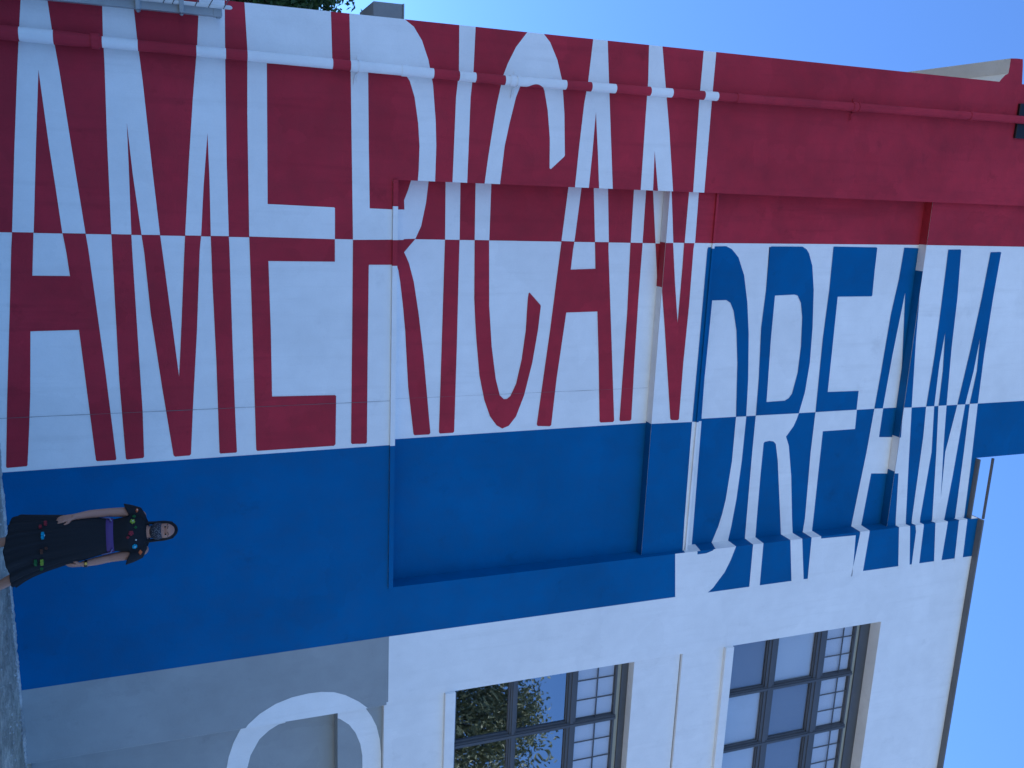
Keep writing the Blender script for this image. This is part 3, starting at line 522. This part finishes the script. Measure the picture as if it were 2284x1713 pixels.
# ------------------------------------------------------------------ trees
def tree(name, base, height, crown_c, crown_r, nleaf, size, lm, label, clumps=26, group=None, droop=0.0, seed=1):
    rnd = random.Random(seed)
    t = empty(name, base, label, 'tree', group)
    bm = bmesh.new(); cc = Vector(crown_c)
    tr = height * .02 + .05
    tube(bm, [(0, 0, -.2), (.03, .02, height * .25), (cc.x * .5, cc.y * .5, cc.z - crown_r[2] * .6), (cc.x, cc.y, cc.z)], [tr, tr * .8, tr * .6, tr * .3], 10)
    cl = []
    for i in range(clumps):
        while True:
            d = Vector((rnd.uniform(-1, 1), rnd.uniform(-1, 1), rnd.uniform(-1, 1)))
            if .25 < d.length < 1: break
        d = d.normalized() * d.length ** .5
        c = cc + Vector((d.x * crown_r[0], d.y * crown_r[1], d.z * crown_r[2])) * .82
        cl.append((c, rnd.uniform(.22, .42) * min(crown_r)))
        st = Vector((cc.x * .6, cc.y * .6, cc.z - crown_r[2] * rnd.uniform(.1, .6)))
        mid = (st + c) / 2 + Vector((0, 0, -.1))
        tube(bm, [st, mid, c], [tr * .3, tr * .18, tr * .06], 5, False)
    link('trunk', mesh_of(bm, smooth=True), BARK, t)
    vs, fs = [], []
    for i in range(nleaf):
        c, r = cl[rnd.randrange(len(cl))]
        d = Vector((rnd.gauss(0, 1), rnd.gauss(0, 1), rnd.gauss(0, 1))).normalized() * r * rnd.random() ** .4 * 1.25
        p = c + d; p.z -= droop * rnd.random() * r
        ax = Vector((rnd.gauss(0, 1), rnd.gauss(0, 1), rnd.gauss(0, 1) - droop * 2)).normalized()
        sd = ax.cross(Vector((rnd.gauss(0, 1), rnd.gauss(0, 1), rnd.gauss(0, 1)))).normalized()
        l = size * rnd.uniform(.6, 1.3); wd = l * .24; nrm = ax.cross(sd) * l * .08
        k = len(vs); vs += [p, p + ax * l * .5 + sd * wd + nrm, p + ax * l, p + ax * l * .5 - sd * wd + nrm]; fs.append((k, k + 1, k + 2, k + 3))
    me = bpy.data.meshes.new('crown'); me.from_pydata([tuple(v) for v in vs], [], fs)
    link('crown', me, lm, t)
    return t
tree('leafy_tree', (-3.9, 8.0, -.17), 3.2, (.2, 0, 3.4), (1.75, 1.6, 1.75), 15000, .13, LEAF, 'dark green tree standing behind the left side of the building', 60, seed=4)
G_ = 'street trees across the road'
tree('street_tree', (17.6, -15.6, -.17), 9, (0, 0, 10.0), (3.4, 3.0, 3.2), 30000, .17, LEAF_G, 'tall grey green street tree mirrored in the lower windows', 46, G_, .6, 11)
tree('street_tree', (23.5, -15.8, -.17), 10, (0, 0, 10.2), (3.6, 3.2, 4.4), 26000, .17, LEAF_G, 'taller grey green street tree farther along the road', 46, G_, .6, 23)

# ------------------------------------------------------------------ the woman
per = empty('person', (3.2, -1.5, 0), 'person in black embroidered dress, purple sash and face mask before the blue wall', 'person', rz=math.radians(-21.3))
def cap(bm, pts, rad, seg=12):
    tube(bm, pts, rad, seg, True)
    for p, r in zip(pts, rad): ellipsoid(bm, p, (r * 1.0, r * 1.0, r * 1.0), 12, 8)
bm = bmesh.new()
ellipsoid(bm, (0, .012, 1.525), (.074, .092, .096)); ellipsoid(bm, (0, -.018, 1.465), (.060, .070, .062))
ellipsoid(bm, (0, -.03, 1.432), (.038, .045, .03)); ellipsoid(bm, (0, -.084, 1.494), (.010, .012, .022)); ellipsoid(bm, (0, -.074, 1.555), (.05, .02, .03))
for s in (-1, 1): ellipsoid(bm, (s * .076, .01, 1.505), (.010, .018, .028)); ellipsoid(bm, (s * .033, -.066, 1.490), (.022, .018, .018))
cap(bm, [(0, .018, 1.31), (0, .008, 1.45)], [.054, .048])
loft(bm, [[(cx + rx * math.cos(t), cy + ry * math.sin(t), z) for t in [2 * math.pi * k / 24 for k in range(24)]] for z, rx, ry, cx, cy in
    ((.80, .15, .11, 0, .01), (.90, .165, .115, 0, .01), (1.0, .14, .10, 0, .005), (1.08, .122, .09, 0, 0), (1.18, .135, .105, 0, -.005), (1.27, .150, .105, 0, 0), (1.325, .150, .085, 0, .005), (1.36, .105, .065, 0, .012), (1.385, .06, .052, 0, .015))])
for s in (-1, 1): ellipsoid(bm, (s * .06, -.075, 1.215), (.058, .05, .06))
# arms: one hangs in front holding the skirt, the other slightly behind it
AL = [(-.150, .005, 1.325), (-.195, .0, 1.20), (-.203, -.01, 1.06), (-.200, -.06, .92), (-.186, -.115, .80)]
AR = [(.150, .005, 1.335), (.185, .015, 1.21), (.198, .03, 1.06), (.214, .02, .95), (.226, .0, .85)]
cap(bm, AL, [.050, .045, .038, .036, .027]); cap(bm, AR, [.050, .045, .038, .036, .027])
def hand(bm, wr, dr, side, fw, sp):
    """palm plus five bent fingers; dr along the hand, side towards the thumb, fw the way the fingers curl"""
    wr, dr, side, fw = Vector(wr), Vector(dr).normalized(), Vector(side).normalized(), Vector(fw).normalized()
    for a in (-.02, 0, .02): cap(bm, [wr + side * a * .7, wr + dr * .04 + side * a, wr + dr * .078 + side * a * 1.1], [.017, .0155, .0125], 8)
    for i, (a, l) in enumerate(((.031, .066), (.010, .074), (-.011, .068), (-.030, .054))):
        p0 = wr + dr * .078 + side * a; p1 = p0 + (dr + fw * .15).normalized() * l * .45
        p2 = p1 + (dr + fw * .5).normalized() * l * .32; p3 = p2 + (dr + fw * .9).normalized() * l * .26
        cap(bm, [p0, p1, p2, p3], [.0098, .009, .0082, .0068], 8)
    q0 = wr + dr * .022 + side * .022; q1 = q0 + (side * .9 + dr * .7 + fw * .3).normalized() * .036
    q2 = q1 + (dr + fw * .4 + side * .1).normalized() * .03; q3 = q2 + (dr + fw * .5 - side * .1).normalized() * .022
    cap(bm, [q0, q1, q2, q3], [.0135, .0115, .0098, .008], 8)
hand(bm, (-.184, -.118, .795), (.10, -.12, -1), (.75, -.6, 0), (.35, .25, -.1), 1)
hand(bm, (.227, -.003, .842), (.02, .02, -1), (-.3, -.9, 0), (-.8, .1, 0), 1)
cap(bm, [(-.075, .01, .86), (-.06, -.01, .50), (-.022, .03, .30), (-.022, .035, .075)], [.085, .058, .046, .032])
cap(bm, [(.085, .01, .86), (.20, -.02, .50), (.295, .0, .30), (.395, .03, .078)], [.085, .058, .048, .032])
for fxp, s in ((-.022, 0), (.395, .25)):
    cap(bm, [(fxp, .05, .045), (fxp + s * .03, -.03, .045), (fxp + s * .08, -.12, .03)], [.036, .034, .028])
bd = link('body', mesh_of(bm), SKIN, per)
rm = bd.modifiers.new('Remesh', 'REMESH'); rm.mode = 'VOXEL'; rm.voxel_size = .0055; rm.use_smooth_shade = True
sm = bd.modifiers.new('Smooth', 'CORRECTIVE_SMOOTH') if False else bd.modifiers.new('Smooth', 'SMOOTH'); sm.factor = .5; sm.iterations = 3
# blouse
bm = bmesh.new()
def ring(z, rx, ry, cx=0, cy=0, n=40, tilt=0): return [(cx + rx * math.cos(t), cy + ry * math.sin(t), z + tilt * math.sin(t)) for t in [2 * math.pi * k / n for k in range(n)]]
loft(bm, [ring(z, rx, ry, cx, cy, tilt=ti) for z, rx, ry, cx, cy, ti in
    ((1.05, .142, .108, .0, 0, 0), (1.10, .140, .108, 0, 0, 0), (1.17, .150, .128, 0, -.008, 0), (1.23, .163, .138, 0, -.012, 0), (1.29, .168, .122, 0, 0, 0), (1.33, .172, .104, 0, .004, .008), (1.365, .150, .090, 0, .01, .016), (1.384, .100, .072, 0, .014, .016))])
for s, A in ((-1, AL), (1, AR)):
    sh = Vector(A[0])
    loft(bm, [[(s * x + rx * math.cos(t) * 1.0, y + ry * math.sin(t), z + s * sl * math.cos(t)) for t in [2 * math.pi * k / 24 for k in range(24)]] for x, y, z, rx, ry, sl in
        ((.105, .005, 1.372, .05, .066, -.0), (.160, .003, 1.345, .064, .076, -.012), (.190, .0, 1.285, .062, .080, -.02), (.206, .0, 1.215, .068, .088, -.028))])
bl = link('blouse', mesh_of(bm), CLOTH, per)
rm = bl.modifiers.new('Remesh', 'REMESH'); rm.mode = 'VOXEL'; rm.voxel_size = .008; rm.use_smooth_shade = True
sm = bl.modifiers.new('Smooth', 'SMOOTH'); sm.factor = .5; sm.iterations = 2
# skirt with pleats, swung out to one side
bm = bmesh.new(); rings = []
SK = [(1.06, -.140, .142, .108, 0), (1.02, -.152, .152, .122, .0), (.94, -.178, .172, .148, .002), (.84, -.196, .192, .172, .005), (.72, -.206, .215, .192, .008), (.60, -.216, .243, .21, .012), (.50, -.224, .272, .226, .016), (.40, -.232, .312, .24, .021), (.335, -.238, .345, .248, .024), (.285, -.225, .365, .25, .026)]
n = 132
for z, xl, xr, ry, am in SK:
    cx, rx = (xl + xr) / 2, (xr - xl) / 2; rg = []
    for k in range(n):
        t = 2 * math.pi * k / n; pl = am * (math.sin(t * 15 + .7 * math.sin(t * 3)) * .75 + .35 * math.sin(t * 31 + 1))
        x = cx + (rx + pl * .45) * math.cos(t); yy = (ry + pl) * math.sin(t)
        zz = z + (.012 * math.sin(t * 5) + .035 * max(0, math.cos(t)) ** 3 + .06 * max(0, -math.cos(t)) ** 6) * (1 if z < .3 else .5 if z < .36 else 0)
        rg.append((x, yy, zz))
    rings.append(rg)
loft(bm, rings, False)
bs = bmesh.new(); loft(bs, [[((xl + xr) / 2 + ((xr - xl) / 2 + am * .45) * math.cos(t), (ry + am * .75) * math.sin(t), z) for t in [2 * math.pi * k / 60 for k in range(60)]] for z, xl, xr, ry, am in SK], False)
sk_bvh = BVHTree.FromBMesh(bs); bs.free()
sk = link('skirt', mesh_of(bm, smooth=True), CLOTH, per)
so_ = sk.modifiers.new('Solid', 'SOLIDIFY'); so_.thickness = .004
ss = sk.modifiers.new('Sub', 'SUBSURF'); ss.levels = 1; ss.render_levels = 1
# sash
bm = bmesh.new(); loft(bm, [ring(1.040, .146, .113, .0, 0), ring(1.046, .150, .117), ring(1.098, .149, .118), ring(1.104, .145, .114)], False)
link('sash', mesh_of(bm, smooth=True), SASH, per)
for s, dz in ((-1, -.02), (1, -.03)):
    bm = bmesh.new(); tube(bm, [(s * .125, -.085, 1.09), (s * .15, -.045, 1.075), (s * .158, -.02, 1.03 + dz)], .007, 6)
    link('sash_cord', mesh_of(bm, smooth=True), SASH_L, per)
# hair
bm = bmesh.new(); ellipsoid(bm, (0, .034, 1.531), (.086, .099, .105), 28, 20)
for s in (-1, 1): cap(bm, [(s * .064, -.004, 1.585), (s * .076, -.002, 1.52), (s * .077, .0, 1.45), (s * .080, -.012, 1.38), (s * .078, -.03, 1.35)], [.014, .015, .015, .016, .010])
cap(bm, [(0, .08, 1.5), (0, .085, 1.36), (0, .10, 1.25)], [.06, .06, .035])
hr = link('hair', mesh_of(bm), HAIR, per)
rm = hr.modifiers.new('Remesh', 'REMESH'); rm.mode = 'VOXEL'; rm.voxel_size = .006; rm.use_smooth_shade = True
# mask
bm = bmesh.new(); ellipsoid(bm, (0, -.024, 1.466), (.076, .084, .072), 40, 30)
for co, no in (((0, 0, 1.507), (0, -.12, 1)), ((0, .004, 0), (0, 1, 0))):
    bmesh.ops.bisect_plane(bm, geom=bm.verts[:] + bm.edges[:] + bm.faces[:], plane_co=co, plane_no=no, clear_outer=True)
mk = mat('printed_mask', (.02, .02, .025), .8, .2); t = mk.node_tree; b = t.nodes['Principled BSDF']
tc = t.nodes.new('ShaderNodeTexCoord'); vo = t.nodes.new('ShaderNodeTexVoronoi'); vo.inputs['Scale'].default_value = 85; vo.feature = 'F1'
cr = t.nodes.new('ShaderNodeValToRGB'); cr.color_ramp.elements[0].position = .24; cr.color_ramp.elements[0].color = (.20, .20, .21, 1)
cr.color_ramp.elements[1].position = .36; cr.color_ramp.elements[1].color = (.035, .035, .045, 1)
t.links.new(tc.outputs['Object'], vo.inputs['Vector']); t.links.new(vo.outputs['Distance'], cr.inputs[0]); t.links.new(cr.outputs[0], b.inputs['Base Color'])
mo = link('face_mask', mesh_of(bm, smooth=True), mk, per)
mo.modifiers.new('Solid', 'SOLIDIFY').thickness = .003
for s in (-1, 1):
    bm = bmesh.new(); ellipsoid(bm, (s * .034, -.0735, 1.531), (.0145, .008, .0055)); link('eye', mesh_of(bm, smooth=True), EYEW, per)
    bm = bmesh.new(); ellipsoid(bm, (s * .033, -.0795, 1.5305), (.0085, .004, .0062)); link('iris', mesh_of(bm, smooth=True), HAIR, per)
    bm = bmesh.new(); tube(bm, [(s * .014, -.091, 1.550), (s * .034, -.085, 1.555), (s * .056, -.066, 1.548)], [.004, .0048, .003], 6); link('eyebrow', mesh_of(bm, smooth=True), HAIR, per)
# watch
bm = bmesh.new(); tube(bm, [(.2245, .001, .862), (.2262, -.0005, .884)], .033, 20); wt = link('watch', mesh_of(bm, smooth=True), WATCH, per)
bm = bmesh.new(); bbox(bm, .213, .238, -.039, -.030, .862, .886, bev=.003); link('watch_face', mesh_of(bm), GOLD, wt)
# sandals
for fxp, s in ((-.022, 0), (.395, .25)):
    bm = bmesh.new(); loft(bm, [[(fxp + s * .03 * (0.05 - yy) / .1 + .036 * math.cos(t) * 1.05, yy0, z) for (t, yy, yy0) in [(2 * math.pi * k / 20, -.035 + .1 * math.sin(2 * math.pi * k / 20), -.035 + .115 * math.sin(2 * math.pi * k / 20)) for k in range(20)]] for z in (0.0, .016)])
    link('sandal', mesh_of(bm), SOLE, per)
# embroidered flowers sewn on blouse and skirt
dg = bpy.context.evaluated_depsgraph_get(); bpy.context.view_layer.update(); dg = bpy.context.evaluated_depsgraph_get()
bl_bvh = BVHTree.FromObject(bl, dg)
def thread(n, c): return mat('thread_' + n, c, .7, .2)
TH = dict(cyan=thread('cyan', (.03, .28, .42)), lime=thread('lime', (.22, .32, .04)), red=thread('red', (.20, .02, .03)), orange=thread('orange', (.50, .12, .04)), white=thread('white', (.55, .55, .5)), green=thread('green', (.02, .10, .03)), brown=thread('brown', (.07, .03, .02)))
def flower(bvh, x, z, r, mt, name='embroidered_flower', petals=6, core=None, squash=1.0, rot=0):
    r *= .88
    h = bvh.ray_cast(Vector((x, -1.0, z)), Vector((0, 1, 0)))
    if h[0] is None: return
    p, nn = h[0], h[1]
    if nn.y > 0: nn = -nn
    q = nn.to_track_quat('Z', 'Y').to_matrix().to_4x4(); q.translation = p + nn * .012
    bm = bmesh.new(); c0 = bm.verts.new((0, 0, .004)); rg = []
    for k in range(48):
        t = 2 * math.pi * k / 48; rr = r * (.62 + .38 * abs(math.cos(t * petals / 2 + rot)) ** .6)
        rg.append(bm.verts.new((rr * math.cos(t), rr * math.sin(t) * squash, 0)))
    lo = [bm.verts.new(v.co - Vector((0, 0, .020))) for v in rg]
    for k in range(48):
        j = (k + 1) % 48; bm.faces.new((c0, rg[k], rg[j])); bm.faces.new((rg[k], lo[k], lo[j], rg[j]))
    bmesh.ops.transform(bm, matrix=q, verts=bm.verts)
    fo = link(name, mesh_of(bm), TH[mt], per)
    if core:
        bm = bmesh.new(); ellipsoid(bm, (0, 0, .004), (r * .28, r * .28, .004), 10, 6); bmesh.ops.transform(bm, matrix=q, verts=bm.verts); link('flower_centre', mesh_of(bm), TH[core], fo)
    return fo
flower(sk_bvh, -.048, .576, .036, 'cyan', core='white'); flower(sk_bvh, .171, .561, .036, 'lime', core='green')
flower(sk_bvh, .172, .515, .034, 'green', 'embroidered_leaf', 5); flower(sk_bvh, .225, .55, .022, 'green', 'embroidered_leaf', 3)
flower(sk_bvh, -.149, .592, .030, 'red', petals=5); flower(sk_bvh, -.125, .555, .02, 'red', petals=4); flower(sk_bvh, .084, .565, .026, 'brown', petals=5); flower(sk_bvh, .060, .60, .014, 'brown', petals=4)
flower(bl_bvh, .112, 1.273, .025, 'cyan', core='white'); flower(bl_bvh, -.003, 1.248, .026, 'red', petals=5); flower(bl_bvh, -.102, 1.262, .025, 'lime', petals=5, core='white')
flower(bl_bvh, -.198, 1.300, .020, 'orange', petals=4, core='white', squash=.6); flower(bl_bvh, .172, 1.318, .024, 'orange', petals=4, squash=.7); flower(bl_bvh, .058, 1.285, .008, 'white', petals=5)
flower(bl_bvh, -.05, 1.285, .014, 'green', 'embroidered_leaf', 4); flower(bl_bvh, -.145, 1.275, .018, 'green', 'embroidered_leaf', 4); flower(bl_bvh, .03, 1.225, .014, 'red', 'embroidered_flower', 4)
